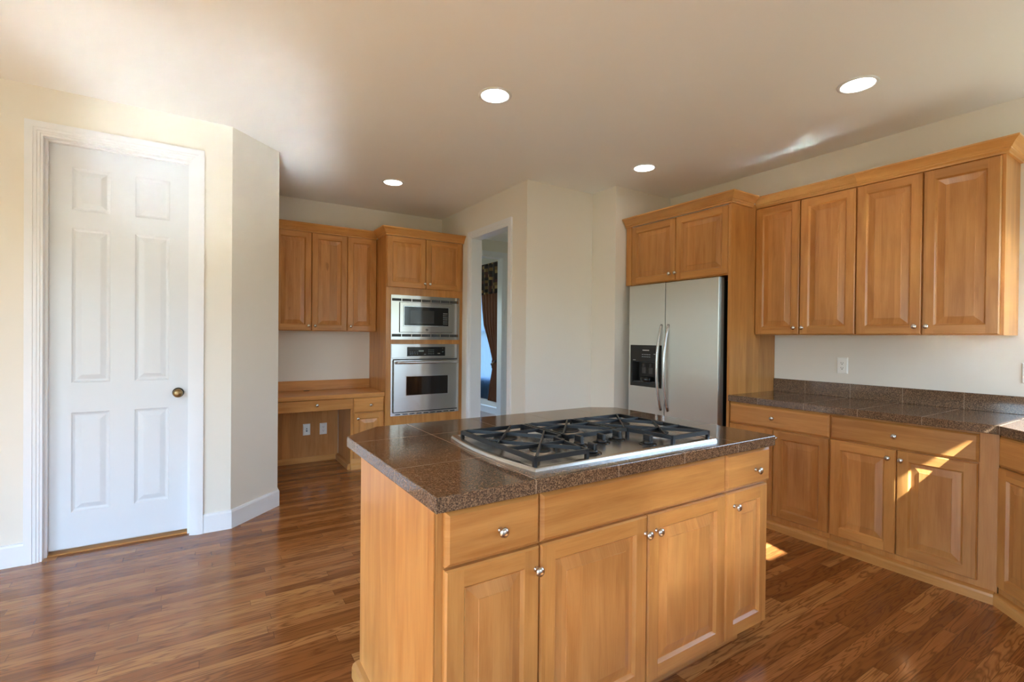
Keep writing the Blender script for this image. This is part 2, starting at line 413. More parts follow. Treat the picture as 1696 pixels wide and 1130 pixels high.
def add_drawer(root, x0, x1, z0, z1, kx=None, kz=None, name='drawer'):
    d = link(name, slab_bm(x0, x1, z0, z1), [W_H], root)
    if kx is not None: knob_at(kx, kz, d)
    return d
CROWN = [(0.0, 2.372), (0.013, 2.372), (0.013, 2.384), (0.018, 2.388), (0.022, 2.394), (0.022, 2.399), (0.027, 2.402), (0.034, 2.414), (0.044, 2.427), (0.054, 2.436), (0.058, 2.440), (0.062, 2.442), (0.062, 2.452), (0.0, 2.452)]
BASEM = [(0.0, 0.0), (0.028, 0.0), (0.028, 0.040), (0.024, 0.052), (0.014, 0.058), (0.0, 0.062)]
NORTH90 = R(-90)

# ================================================================= the setting
ZC = 2.758
XR, YS = 4.014, -0.58
def setting():
    bm = BM(); box(bm, -2.3, 4.6, -0.75, 9.7, -0.10, 0.0); struct('floor', bm, M_FLOOR)
    bm = BM(); box(bm, -2.3, 4.6, -0.75, 9.7, ZC, ZC + 0.12); struct('ceiling', bm, M_CEIL)
    # pantry wall with its door opening
    bm = holed(BM(), -2.1, 0.182, 0.0, ZC, [(-0.782, -0.043, -0.01, 2.489)], 3.85, 3.97, FY)
    struct('wall_pantry', bm, M_WALL)
    bm = prism(BM(), [(0.182, 3.85), (0.514, 4.173), (0.514, 5.454), (0.40, 5.454), (0.40, 4.22), (0.182, 3.97)], 0, ZC)
    struct('wall_angle', bm, M_WALL)
    bm = BM(); box(bm, 0.40, 2.475, 5.454, 5.57, 0, ZC); struct('wall_desk', bm, M_WALL)
    bm = holed(BM(), 3.619, 6.16, 0, ZC, [(3.925, 4.675, -0.01, 2.406)], 2.475, 2.593, FX); struct('wall_doorway', bm, M_WALL)
    bm = BM(); box(bm, 2.593, 3.259, 3.619, 3.737, 0, ZC); box(bm, 3.259, 4.13, 3.297, 3.737, 0, ZC)
    struct('wall_column', bm, M_WALL)
    bm = holed(BM(), YS, 3.297, 0, ZC, [(-0.54, 0.45, 1.04, 2.60)], XR, XR + 0.13, FX); struct('wall_right', bm, M_WALL)
    bm = holed(BM(), -2.1, XR + 0.13, 0, ZC, [(-1.85, -0.32, 0.12, 2.22), (0.80, 1.60, 0.75, 1.35), (2.25, 2.52, 2.00, 2.25), (2.85, 3.92, 1.10, 2.24)], YS - 0.13, YS, FY); struct('wall_rear', bm, M_WALL)
    bm = holed(BM(), YS, 3.85, 0, ZC, [(0.0, 2.2, 0.15, 2.20)], -2.23, -2.1, FX); struct('wall_left', bm, M_WALL)
    # hall and dining room beyond the doorway
    bm = holed(BM(), 0.9, 4.3, 0, ZC, [(2.75, 3.776, -0.01, 2.513)], 6.16, 6.28, FY); struct('wall_hall', bm, M_WALL)
    bm = holed(BM(), 3.737, 9.5, 0, ZC, [(7.10, 8.75, 0.56, 2.32)], 4.3, 4.42, FX); struct('wall_dining', bm, M_WALL)
    bm = holed(BM(), 0.8, 4.42, 0, ZC, [(1.4, 3.6, 0.5, 2.3)], 9.5, 9.6, FY); struct('wall_dining_far', bm, M_WALL)
    bm = BM(); box(bm, 0.8, 0.9, 6.28, 9.5, 0, ZC); struct('wall_dining_side', bm, M_WALL)
    # baseboards
    BB = [(0.0, 0.0), (0.014, 0.0), (0.014, 0.112), (0.009, 0.124), (0.0, 0.128)]
    bm = BM(); sweep(bm, BB, [(-2.09, 3.85), (-0.846, 3.85)]); struct('baseboard_pantry', bm, M_TRIM)
    bm = BM(); sweep(bm, BB, [(0.016, 3.85), (0.182, 3.85), (0.514, 4.173), (0.514, 4.5)]); struct('baseboard_angle', bm, M_TRIM)
    bm = BM(); sweep(bm, BB, [(4.3, 9.4), (4.3, 6.29)]); struct('baseboard_dining', bm, M_TRIM)
    bm = BM(); sweep(bm, BB, [(2.475, 3.86), (2.475, 3.619), (3.259, 3.619), (3.259, 3.297), (3.45, 3.297)]); struct('baseboard_column', bm, M_TRIM)
setting()
def casing(name, u0, u1, ztop, w, face, mp, out, t0=0.019):
    """flat casing with stepped inner edge around an opening, on plane 'face', projecting by out*t"""
    bm = BM()
    for a, b, tt in ((0.0, 0.55, t0), (0.55, 0.80, t0 * 0.75), (0.80, 1.0, t0 * 0.5)):
        o0, o1 = w * (1 - a), w * (1 - b)      # distance from the opening edge
        us = (u0 - o0, u0 - o1, u1 + o1, u1 + o0); vs = (0.0, ztop + o1, ztop + o0)
        grid_slab(bm, us, vs, lambda i, j: i == 1 and j == 0, face, face + out * tt, mp)
    return struct(name, bm, M_TRIM)
def jamb(bm, u0, u1, ztop, d0, d1, mp, t=0.016):
    grid_slab(bm, (u0, u0 + t, u1 - t, u1), (0.0, ztop - t, ztop), lambda i, j: i == 1 and j == 0, d0, d1, mp)
casing('trim_1', -0.782, -0.043, 2.489, 0.064, 3.85, FY, -1)
bm = BM(); jamb(bm, -0.782, -0.043, 2.489, 3.846, 3.975, FY, 0.012)
grid_slab(bm, (-0.770, -0.758, -0.067, -0.055), (0.0, 2.465, 2.477), lambda i, j: i == 1 and j == 0, 3.895, 3.925, FY)
struct('trim_2', bm, M_TRIM)
casing('trim_3', 3.925, 4.675, 2.406, 0.066, 2.475, FX, -1)
bm = BM(); jamb(bm, 3.925, 4.675, 2.406, 2.471, 2.597, FX, 0.006); struct('trim_4', bm, M_TRIM)
casing('trim_5', 2.75, 3.776, 2.513, 0.078, 6.16, FY, -1)
bm = BM(); jamb(bm, 2.75, 3.776, 2.513, 6.156, 6.284, FY, 0.006); struct('trim_6', bm, M_TRIM)

def pantry_door():
    x0, x1, z0, z1, y0, y1 = -0.768, -0.056, 0.026, 2.476, 3.928, 3.966
    pan = [(-0.657, -0.474, 2.082, 2.342), (-0.352, -0.171, 2.082, 2.342), (-0.657, -0.474, 1.031, 1.973), (-0.352, -0.171, 1.031, 1.973), (-0.657, -0.472, 0.240, 0.849), (-0.353, -0.168, 0.240, 0.849)]
    bm = BM()
    us = sorted({x0, x1, -0.657, -0.474, -0.352, -0.171}); vs = sorted({z0, z1, 2.082, 2.342, 1.031, 1.973, 0.240, 0.849})
    pan = [(a, b, c, d) for a, b in ((-0.657, -0.474), (-0.352, -0.171)) for c, d in ((2.082, 2.342), (1.031, 1.973), (0.240, 0.849))]
    holed(bm, x0, x1, z0, z1, pan, y0, y1, FY)
    for a, b, c, d in pan:
        L = [rect_loop(bm, a, b, c, d, i, y) for i, y in ((0, y0), (0.007, y0 + 0.006), (0.016, y0 + 0.0095), (0.020, y0 + 0.0095), (0.046, y0 + 0.0015), (0.050, y0 + 0.001))]
        for A, B in zip(L, L[1:]): rect_ring(bm, A, B)
        bm.faces.new(L[-1])
    d = struct('door_1', bm, M_DOOR)
    k = link('knob', lathe(BM(), [(0.012, 0.0), (0.0115, -0.018), (0.016, -0.024), (0.026, -0.034), (0.0285, -0.043), (0.026, -0.052), (0.017, -0.058), (0.004, -0.060)], 28, 'Y', (-0.121, y0 - 0.006, 0.944)), M_BRASS, d, True)
    link('rosette', lathe(BM(), [(0.033, 0.0), (0.033, -0.004), (0.027, -0.008), (0.012, -0.009)], 28, 'Y', (-0.121, y0, 0.944)), M_BRASS_D, d, True)
    bm = BM(); box(bm, x0, x1, 3.90, 3.99, 0.0, 0.006, 0, 0.002); struct('trim_7', bm, W_EDGE)
    bm = BM(); box(bm, -0.9, 0.1, 3.975, 4.0, 0, 2.6); struct('wall_pantry_inside', bm, M_WALL)
pantry_door()

def window_unit(name, u0, u1, v0, v1, mp, d0, d1, nu, nv, depth_in, sgn, fw=0.055, cut=None):
    """frame, muntins and glass between depths d0 (outside) and d1 (inside)"""
    us = [u0, u0 + fw]; 
    for i in range(1, nu):
        c = cut or u0 + fw + (u1 - u0 - 2 * fw) * i / nu; us += [c - 0.014, c + 0.014]
    us += [u1 - fw, u1]
    vs = [v0, v0 + fw]
    for i in range(1, nv):
        c = v0 + fw + (v1 - v0 - 2 * fw) * i / nv; vs += [c - 0.014, c + 0.014]
    vs += [v1 - fw, v1]
    m = (d0 + d1) / 2
    bm = grid_slab(BM(), us, vs, lambda i, j: i % 2 == 1 and j % 2 == 1, m - 0.022, m + 0.022, mp)
    o = struct(name, bm, M_TRIM)
    bm = BM(); f = bm.faces.new([bm.verts.new(mp(a, b, m)) for a, b in ((u0 + 0.02, v0 + 0.02), (u1 - 0.02, v0 + 0.02), (u1 - 0.02, v1 - 0.02), (u0 + 0.02, v1 - 0.02))])
    link('pane', bm, M_GLASS, o)
    return o
window_unit('window_1', -1.85, -0.32, 0.12, 2.22, FY, YS - 0.13, YS, 2, 1, 0, 1, 0.055, -0.96)
window_unit('window_2', 0.80, 1.60, 0.75, 1.35, FY, YS - 0.13, YS, 2, 1, 0, 1)
window_unit('window_3', 2.85, 3.92, 1.10, 2.24, FY, YS - 0.13, YS, 2, 1, 0, 1)
window_unit('window_7', 2.25, 2.52, 2.00, 2.25, FY, YS - 0.13, YS, 1, 1, 0, 1, 0.03)
window_unit('window_4', -0.54, 0.45, 1.04, 2.60, FX, XR, XR + 0.13, 1, 2, 0, 1)
window_unit('window_5', 0.0, 2.2, 0.15, 2.20, FX, -2.23, -2.1, 3, 1, 0, 1)
window_unit('window_6', 7.10, 8.75, 0.56, 2.32, FX, 4.3, 4.42, 2, 2, 0, 1)
window_unit('window_added_fill', 1.4, 3.6, 0.5, 2.3, FY, 9.5, 9.6, 2, 2, 0, 1)  # unseen window added to brighten the dining room
portal('portal_dining_far', (2.5, 9.62, 1.4), 2.2, 1.8, (0, -1, 0))
portal('portal_rear', (-1.085, YS - 0.14, 1.21), 1.53, 2.10, (0, 1, 0))
portal('portal_middle', (1.20, YS - 0.14, 1.05), 0.80, 0.60, (0, 1, 0))
portal('portal_sink', (3.35, YS - 0.14, 1.685), 1.14, 1.17, (0, 1, 0))
portal('portal_side', (XR + 0.14, -0.045, 1.82), 0.99, 1.56, (-1, 0, 0))
portal('portal_left', (-2.24, 1.1, 1.175), 2.2, 2.05, (1, 0, 0))
portal('portal_dining', (4.43, 7.925, 1.44), 1.65, 1.76, (-1, 0, 0))

# ================================================================= island
IX0, IX1, IYF, IYB = 0.5165, 2.132, 1.160, 2.227
def island():
    fy = 1.207                                    # face-frame front; door fronts at 1.187
    units = [(0.535, 0.873, 'maple island cabinet with single drawer over one door, beside the plain yellow end panel'),
             (0.873, 1.811, 'wide maple island cabinet with blank drawer panel over two doors, beneath the cooktop'),
             (1.811, 2.139, 'slim maple island cabinet with small drawer and narrow door, facing the refrigerator run')]
    for k, (a, b, lab) in enumerate(units):
        r = thing('island_cabinet', lab, 'cabinet', (a, fy, 0), 0, 'island cabinets')
        w = b - a
        bm = BM(); box(bm, 0.001, w - 0.001, 0.0, 0.708, 0.088, 0.869, 0)
        link('carcass', bm, W_V, r)
        bm = BM(); box(bm, 0.001 + (0.02 if k == 0 else 0), w - (0.115 if k == 2 else 0.001), 0.058, 0.70, 0.0, 0.088); link('toe_kick', bm, W_H, r)
        if k == 0:
            add_drawer(r, 0.024, w - 0.002, 0.706, 0.858, 0.194, 0.778)
            add_door(r, 0.024, w - 0.002, 0.092, 0.699, w - 0.016, 0.634)
            bm = BM(); box(bm, -0.004, 0.0, 0.0, 0.70, 0.0, 0.8685); link('end_panel', bm, W_V, r)
            bm = BM(); sweep(bm, BASEM, [(-0.004, 0.708), (-0.004, 0.005)]); link('base_molding', bm, W_EDGE, r)
        elif k == 1:
            link('false_drawer_front', slab_bm(0.003, w - 0.003, 0.708, 0.858), W_H, r)
            add_door(r, 0.003, 0.473, 0.092, 0.701, 0.476 - 0.014, 0.640)
            add_door(r, 0.479, w - 0.003, 0.092, 0.701, 0.479 + 0.040, 0.640)
        else:
            add_drawer(r, 0.003, w - 0.006, 0.710, 0.860, 0.207, 0.773)
            add_door(r, 0.003, w - 0.026, 0.092, 0.701, 0.055, 0.642)
    c = 0.16
    poly = [(IX0, IYF), (IX1 - 0.012, IYF), (IX1, IYF + 0.012), (IX1, IYB - 0.09), (IX1 - 0.14, IYB), (IX0 + 0.172, IYB), (IX0, IYB - c)]
    bm = prism(BM(), poly, 0.8705, 0.914, 0, 0, 0.003)
    o = link('island_worktop', bm, M_GR_ISLAND)
    tag(o, 'brown granite tile island worktop with clipped back corners around the gas cooktop', 'worktop')
island()

def cooktop():
    r = thing('gas_cooktop', 'stainless five burner gas cooktop with black iron grates set into the island', 'cooktop', (1.32, 1.50, 0.914))
    # tray: bowed sides, raised rim, sunken deck
    def outline(ins, n=12):
        hx, y0, y1, bow = 0.454 - ins, -0.292 + ins, 0.302 - ins, 0.030
        L = []
        for i in range(n + 1):
            s = i / n; L.append((hx + bow * math.sin(math.pi * s) , y0 + (y1 - y0) * s))
        for i in range(n + 1):
            s = i / n; L.append((-hx - bow * math.sin(math.pi * s), y1 + (y0 - y1) * s))
        return L
    bm = BM(); rings = []
    for ins, z in ((0.0, 0.0), (0.0, 0.006), (0.003, 0.014), (0.006, 0.0165), (0.020, 0.0175), (0.026, 0.013), (0.034, 0.010)):
        rings.append([bm.verts.new((x, y, z)) for x, y in outline(ins)])
    n = len(rings[0])
    for A, B in zip(rings, rings[1:]):
        for i in range(n): bm.faces.new((A[i], A[(i + 1) % n], B[(i + 1) % n], B[i]))
    bm.faces.new(rings[0]); bm.faces.new(rings[-1])
    link('tray', bm, M_STEEL_BR, r)
    zt0, zt1, fw = 0.034, 0.045, 0.013
    burners = [(-0.310, -0.118, 0.038), (-0.310, 0.112, 0.046), (0.0, 0.122, 0.056), (0.310, -0.118, 0.038), (0.310, 0.112, 0.046)]
    for bx, by, br in burners:
        b = link('burner', lathe(BM(), [(br * 1.5, 0.010), (br * 1.45, 0.013), (br * 1.1, 0.015), (br * 1.05, 0.021), (br, 0.022), (br, 0.010)], 32, 'Z', (bx, by, 0)), M_ALU, r, True)
        link('burner_cap', lathe(BM(), [(br * 0.95, 0.022), (br * 1.02, 0.024), (br * 1.0, 0.0285), (br * 0.8, 0.031), (0.002, 0.0315)], 32, 'Z', (bx, by, 0)), M_BURN, b, True)
    def grate(poly, cs):
        bm = BM(); n = len(poly)
        for i in range(n): bar(bm, poly[i], poly[(i + 1) % n], fw, zt0 - 0.004, zt1)
        for p in poly:
            if abs(abs(p[0]) - 0.148) > 0.001 or p[1] > 0: box(bm, p[0] - 0.006, p[0] + 0.006, p[1] - 0.006, p[1] + 0.006, 0.010, zt1 - 0.001)
        xs = [p[0] for p in poly]; ys = [p[1] for p in poly]
        def hit(c, d):
            best = 9
            for i in range(n):
                a, b = Vector(poly[i]), Vector(poly[(i + 1) % n]); e = b - a
                den = d.x * e.y - d.y * e.x
                if abs(den) < 1e-9: continue
                q = a - c; t = (q.x * e.y - q.y * e.x) / den; s = (q.x * d.y - q.y * d.x) / den
                if t > 1e-6 and -1e-6 <= s <= 1 + 1e-6: best = min(best, t)
            return best
        for c, angs in cs:
            c = Vector(c)
            for a in angs:
                d = Vector((math.cos(R(a)), math.sin(R(a)))); t = hit(c, d)
                e = c + d * t; bar(bm, c - d * 0.004, e, 0.0085, zt0 + 0.001, zt1 + 0.002)
            tube(bm, [(c.x, c.y, 0.030), (c.x, c.y, zt1 - 0.004)], 0.005, 8)
        link('grate', bm, M_IRON, r)
    left = [(-0.435, -0.262), (-0.220, -0.262), (-0.190, -0.052), (-0.148, -0.028), (-0.148, 0.235), (-0.435, 0.235)]
    six = (0, 180, 50, 130, 230, 310)
    grate(left, [((-0.310, -0.118), six), ((-0.310, 0.112), six)])
    grate([(-x, y) for x, y in left][::-1], [((0.310, -0.118), six), ((0.310, 0.112), six)])
    grate([(-0.128, -0.045), (0.128, -0.045), (0.128, 0.235), (-0.128, 0.235)], [((0.0, 0.122), (0, 180, 48, 132, 228, 312))])
    for kx, ky in ((-0.143, -0.205), (0.143, -0.205), (-0.100, -0.082), (0.100, -0.082), (0.0, -0.098)):
        k = link('knob', lathe(BM(), [(0.021, 0.014), (0.020, 0.020), (0.017, 0.023), (0.016, 0.025), (0.004, 0.026)], 24, 'Z', (kx, ky, 0)), M_BLACK_S, r, True)
        bm = BM(); box(bm, kx - 0.0075, kx + 0.0075, ky - 0.020, ky + 0.020, 0.020, 0.047, 0, 0.004, 2); link('grip', bm, M_BLACK_S, k)
        link('dial_ring', lathe(BM(), [(0.034, 0.0100), (0.034, 0.0128), (0.030, 0.0140), (0.021, 0.0142)], 28, 'Z', (kx, ky, 0)), M_BLACK, r, True)
cooktop()

# ================================================================= right-hand run (fronts face -x)
XFF = 3.408                                        # face-frame plane; door fronts at 3.388
def base_run():
    D = XR - XFF - 0.004
    labs = ['maple base cabinet with wide drawer over two doors, touching the refrigerator end panel',
            'maple base cabinet with wide drawer over two doors, next to the angled corner cabinet']
    for k, (y0, lab) in enumerate(((2.208, labs[0]), (1.505, labs[1]))):
        r = thing('base_cabinet', lab, 'cabinet', (XFF, y0, 0), NORTH90, 'base cabinets under the long worktop')
        w = 0.703 if k == 0 else 0.779
        bm = BM(); box(bm, 0.001, w - 0.001, 0, D, 0.0, 0.866); link('carcass', bm, W_V, r)
        bm = BM(); sweep(bm, BASEM, [(0.001 if k == 0 else 0.001, 0.0), (w - (0.001 if k == 0 else 0.010), 0.0)]); link('base_molding', bm, W_EDGE, r)
        add_drawer(r, 0.003, 0.699 if k == 0 else 0.705, 0.709, 0.857, 0.336 if k == 0 else 0.346, 0.782)
        add_door(r, 0.003, 0.335 if k == 0 else 0.351, 0.096, 0.702, 0.322 if k == 0 else 0.316, 0.650)
        a, b = (0.338, 0.695) if k == 0 else (0.355, 0.703)
        add_door(r, a, b, 0.096, 0.702, a + 0.024, 0.650)
    # angled corner unit
    ang = R(-135); L = 0.93
    r = thing('corner_cabinet', 'angled maple corner cabinet at the end of the long worktop', 'cabinet', (XFF, 0.722, 0), ang)
    bm = BM(); prism(bm, [(0.0, 0.0), (L, 0.0), (L, 0.30), (L * 0.5, 0.86), (0.02, 0.40)], 0.0, 0.866); link('carcass', bm, W_V, r)
    bm = BM(); sweep(bm, BASEM, [(0.004, 0.0), (L, 0.0)]); link('base_molding', bm, W_EDGE, r)
    add_drawer(r, 0.012, L - 0.012, 0.709, 0.857, None)
    add_door(r, 0.012, L / 2 - 0.002, 0.096, 0.702, L / 2 - 0.03, 0.650)
    add_door(r, L / 2 + 0.002, L - 0.012, 0.096, 0.702, L / 2 + 0.03, 0.650)
    # worktop with the angled corner
    dx = 0.71
    poly = [(XR - 0.002, 2.207), (3.372, 2.207), (3.372, 0.730), (3.372 - dx, 0.730 - dx), (2.2, 0.020), (2.2, YS + 0.002), (XR - 0.002, YS + 0.002)]
    bm = prism(BM(), poly, 0.8675, 0.914, 0, 0, 0.003)
    tag(link('worktop', bm, M_GR_RUN), 'long brown granite tile worktop running below the wall cabinets', 'worktop')
    bm = BM(); box(bm, XR - 0.020, XR - 0.001, YS + 0.002, 2.205, 0.9142, 1.018, 0, 0.0015)
    tag(link('backsplash', bm, M_GR_SPLASH), 'low granite tile backsplash strip standing along the back of the long worktop', 'backsplash')
base_run()
def base_return():
    r = thing('rear_base_cabinet', 'maple base cabinet under the worktop along the window wall', 'cabinet', (2.75, YS + 0.62, 0), R(180))
    bm = BM(); box(bm, 0.001, 0.53, 0.0, 0.6, 0, 0.866); link('carcass', bm, W_V, r)
    add_drawer(r, 0.003, 0.527, 0.709, 0.857, 0.265, 0.782); add_door(r, 0.003, 0.527, 0.096, 0.702, 0.03, 0.65)
base_return()

def wall_run():
    XU = 3.730; D = XR - XU - 0.002
    labs = ['tall two door maple wall cabinet touching the refrigerator end panel above the worktop',
            'tall two door maple wall cabinet with its side exposed at the end of the row']
    for k, y0 in enumerate((2.208, 1.5035)):
        r = thing('wall_cabinet', labs[k], 'cabinet', (XU, y0, 0), NORTH90, 'wall cabinets above the long worktop')
        w = 0.7035 if k == 0 else 0.705
        ex = 0.0 if k == 0 else 0.012
        bm = BM(); box(bm, 0.001, w + ex, 0, D, 1.372, 2.372); link('carcass', bm, W_V, r)
        c = 0.340 if k == 0 else 0.358
        add_door(r, 0.003, c - 0.003, 1.376, 2.366, c - 0.031, 1.425)
        add_door(r, c + 0.003, w - 0.003, 1.376, 2.366, c + 0.027, 1.425)
        bm = BM(); sweep(bm, CROWN, [(0.001, 0.0), (w, 0.0)] if k == 0 else [(0.0, 0.0), (w + ex, 0.0), (w + ex, D)]); link('crown_molding', bm, W_EDGE, r)
wall_run()

def fridge_cabinet():
    r = thing('refrigerator_cabinet', 'maple cabinet over the refrigerator with two doors and full height end panel', 'cabinet', (XFF, 3.286, 0), NORTH90)
    w = 3.286 - 2.209; D = XR - XFF - 0.002
    bm = BM(); box(bm, 0.0, w - 0.022, 0, D, 1.830, 2.372); link('carcass', bm, W_V, r)
    bm = BM(); box(bm, w - 0.022, w, -0.02, D, 0.0, 2.405, 0, 0.001); link('end_panel', bm, W_V, r)
    bm = BM(); box(bm, 0.0, 0.064, -0.02, 0.0, 1.830, 2.372, 0, 0.001); link('filler_strip', bm, W_V, r)
    add_door(r, 0.068, 0.561, 1.836, 2.366, 0.512, 1.892)
    add_door(r, 0.565, w - 0.024, 1.836, 2.366, 0.572, 1.894)
    bm = BM(); sweep(bm, CROWN, [(0.0, -0.018), (w, -0.018), (w, 0.245)]); link('crown_molding', bm, W_EDGE, r)
fridge_cabinet()

def refrigerator():
    x = 3.360                                     # door front plane
    r = thing('refrigerator', 'stainless side by side refrigerator with water dispenser and curved handles', 'refrigerator', (x, 3.213, 0), NORTH90)
    W = 0.926
    bm = BM(); box(bm, 0.004, W - 0.004, 0.075, 0.63, 0.02, 1.795, 0, 0.004); link('body', bm, M_BLACK_S, r)
    bm = BM(); box(bm, 0.01, W - 0.01, 0.05, 0.10, 0.0, 0.085); link('kick_grille', bm, M_DARKGREY, r)
    ga = 0.4135
    # freezer door with an opening for the dispenser
    d0, d1, e0, e1 = 0.027, 0.385, 0.904, 1.276
    n0, n1, m0, m1 = 0.052, 0.365, 0.936, 1.126
    def doorbm(a, b, hole):
        bm = BM(); z0, z1, rr = 0.095, 1.818, 0.012
        if hole:
            holed(bm, a, b, z0, z1, [hole], rr, 0.07, FY)
            fr = [f for f in bm.faces if all(abs(v.co.y - rr) < 1e-6 for v in f.verts)]
            bmesh.ops.delete(bm, geom=fr, context='FACES_ONLY')
            us = sorted({a, b, hole[0], hole[1]}); vs = sorted({z0, z1, hole[2], hole[3]})
            L0 = [bm.verts.new(p) for p in ((a, rr, z0), (b, rr, z0), (b, rr, z1), (a, rr, z1))]
            L1 = [bm.verts.new(p) for p in ((a + 0.0005, 0.002, z0 + 0.0005), (b - 0.0005, 0.002, z0 + 0.0005), (b - 0.0005, 0.002, z1 - 0.0005), (a + 0.0005, 0.002, z1 - 0.0005))]
            L2 = [bm.verts.new(p) for p in ((a + 0.0025, 0, z0 + 0.0025), (b - 0.0025, 0, z0 + 0.0025), (b - 0.0025, 0, z1 - 0.0025), (a + 0.0025, 0, z1 - 0.0025))]
            rect_ring(bm, L0, L1); rect_ring(bm, L1, L2)
            H0 = [bm.verts.new(p) for p in ((hole[0], 0, hole[2]), (hole[1], 0, hole[2]), (hole[1], 0, hole[3]), (hole[0], 0, hole[3]))]
            H1 = [bm.verts.new(p) for p in ((hole[0], rr, hole[2]), (hole[1], rr, hole[2]), (hole[1], rr, hole[3]), (hole[0], rr, hole[3]))]
            rect_ring(bm, L2, H0); rect_ring(bm, H0, H1)
            bmesh.ops.remove_doubles(bm, verts=bm.verts[:], dist=1e-5)
        else:
            box(bm, a, b, 0.0, 0.07, z0, z1, 0, 0.004, 2)
        return bm
    dl = link('door', doorbm(0.0, ga - 0.0035, (n0, n1, m0, m1)), M_STEEL_FR, r)
    dr = link('door', doorbm(ga + 0.0035, W, None), M_STEEL_FR, r)
    bm = BM(); box(bm, ga - 0.0034, ga + 0.0034, 0.006, 0.07, 0.10, 1.81); link('gap_shade_strip', bm, M_BLACK_S, r)  # black strip filling the door gap, stands in for its shade
    for d, hx in ((dl, ga - 0.036), (dr, ga + 0.038)):
        pts = []
        for i in range(19):
            s = i / 18; z = 0.716 + (1.456 - 0.716) * s
            pts.append((hx, 0.004 - 0.062 * math.sin(math.pi * min(1, max(0, s))) ** 0.7, z))
        bm = tube(BM(), pts, 0.0125, 12); link('handle', bm, M_STEEL_BR, d, True)
    # dispenser: black bezel around the recess
    bm = holed(BM(), d0, d1, e0, e1, [(n0, n1, m0, m1)], -0.006, 0.0005, FY); ds = link('dispenser', bm, M_BLACK, dl)
    bm = BM()
    A = [bm.verts.new(p) for p in ((n0 + .0005, -0.004, m0 + .0005), (n1 - .0005, -0.004, m0 + .0005), (n1 - .0005, -0.004, m1 - .0005), (n0 + .0005, -0.004, m1 - .0005))]
    B = [bm.verts.new(p) for p in ((n0 + 0.02, 0.062, m0 + 0.012), (n1 - 0.02, 0.062, m0 + 0.012), (n1 - 0.02, 0.062, m1 - 0.006), (n0 + 0.02, 0.062, m1 - 0.006))]
    rect_ring(bm, A, B); bm.faces.new(B); link('recess', bm, M_BLACK_S, ds)
    bm = BM(); box(bm, n0 + 0.01, n1 - 0.01, -0.003, 0.05, m0 + 0.002, m0 + 0.014, 0, 0.003); link('drip_tray', bm, M_DARKGREY, ds)
    for px in (0.165, 0.245):
        bm = BM(); box(bm, px - 0.022, px + 0.022, 0.018, 0.026, 1.02, 1.075, 0, 0.003); box(bm, px - 0.012, px + 0.012, 0.010, 0.030, 1.078, 1.110, 0, 0.004)
        link('paddle', bm, M_DARKGREY, ds)
    bm = lathe(BM(), [(0.055, 0.95), (0.062, 0.955), (0.062, 0.985), (0.040, 0.995)], 20, 'Z', (0.205, 0.016, 0), 0, 1.0); link('dispenser_chute', bm, M_BLACK, ds, True)
    for a, b, c, d in ((0.172, 0.248, 1.226, 1.234), (0.30, 0.33, 1.196, 1.200), (0.06, 0.09, 1.138, 1.142)):
        bm = BM(); box(bm, a, b, -0.0068, -0.0059, c, d); link('lettering', bm, M_MARK, ds)
    for i in range(5):
        for j in range(2): 
            bm = BM(); box(bm, 0.165 + i * 0.021, 0.177 + i * 0.021, -0.0068, -0.0059, 1.170 + j * 0.020, 1.1735 + j * 0.020); link('key_mark', bm, M_MARK, ds)
refrigerator()

# ================================================================= oven cabinet, microwave, wall oven (fronts face -y)
YFO = 4.906
def oven_cabinet():
    r = thing('oven_cabinet', 'tall maple cabinet housing the microwave and wall oven beside the doorway', 'cabinet', (1.602, YFO, 0))
    w = 2.474 - 1.602; D = 5.452 - YFO
    mh = (1.665 - 1.602, 2.410 - 1.602, 1.320, 1.745); oh = (1.668 - 1.602, 2.410 - 1.602, 0.520, 1.235)
    bm = BM(); holed(bm, 0.0, w, 0.0, 2.372, [mh, oh], -0.0195, 0.0005, FY); link('face_frame', bm, W_V, r)
    bm = BM(); box(bm, 0.0, 0.019, 0.0005, D, 0.0, 2.372); box(bm, w - 0.019, w, 0.0005, D, 0.0, 2.372); box(bm, 0.019, w - 0.019, 0.001, D, 1.80, 2.372)
    box(bm, 0.019, w - 0.019, 0.001, D, 1.255, 1.298); box(bm, 0.019, w - 0.019, 0.001, D, 0.46, 0.50); box(bm, 0.019, w - 0.019, D - 0.01, D, 0.0, 1.8)
    link('carcass', bm, W_V, r)
    for a, b, k in ((0.004, 0.424, 0.408), (0.430, 0.852, 0.466)):
        d = add_door(r, a, b, 1.842, 2.370, None); d.location.y = -0.0195
        knob_at(k, 1.895, d)
    bm = BM(); sweep(bm, CROWN, [(0.0, 0.24), (0.0, -0.036), (w, -0.036)]); link('crown_molding', bm, W_EDGE, r)
oven_cabinet()
YOF = YFO - 0.0195
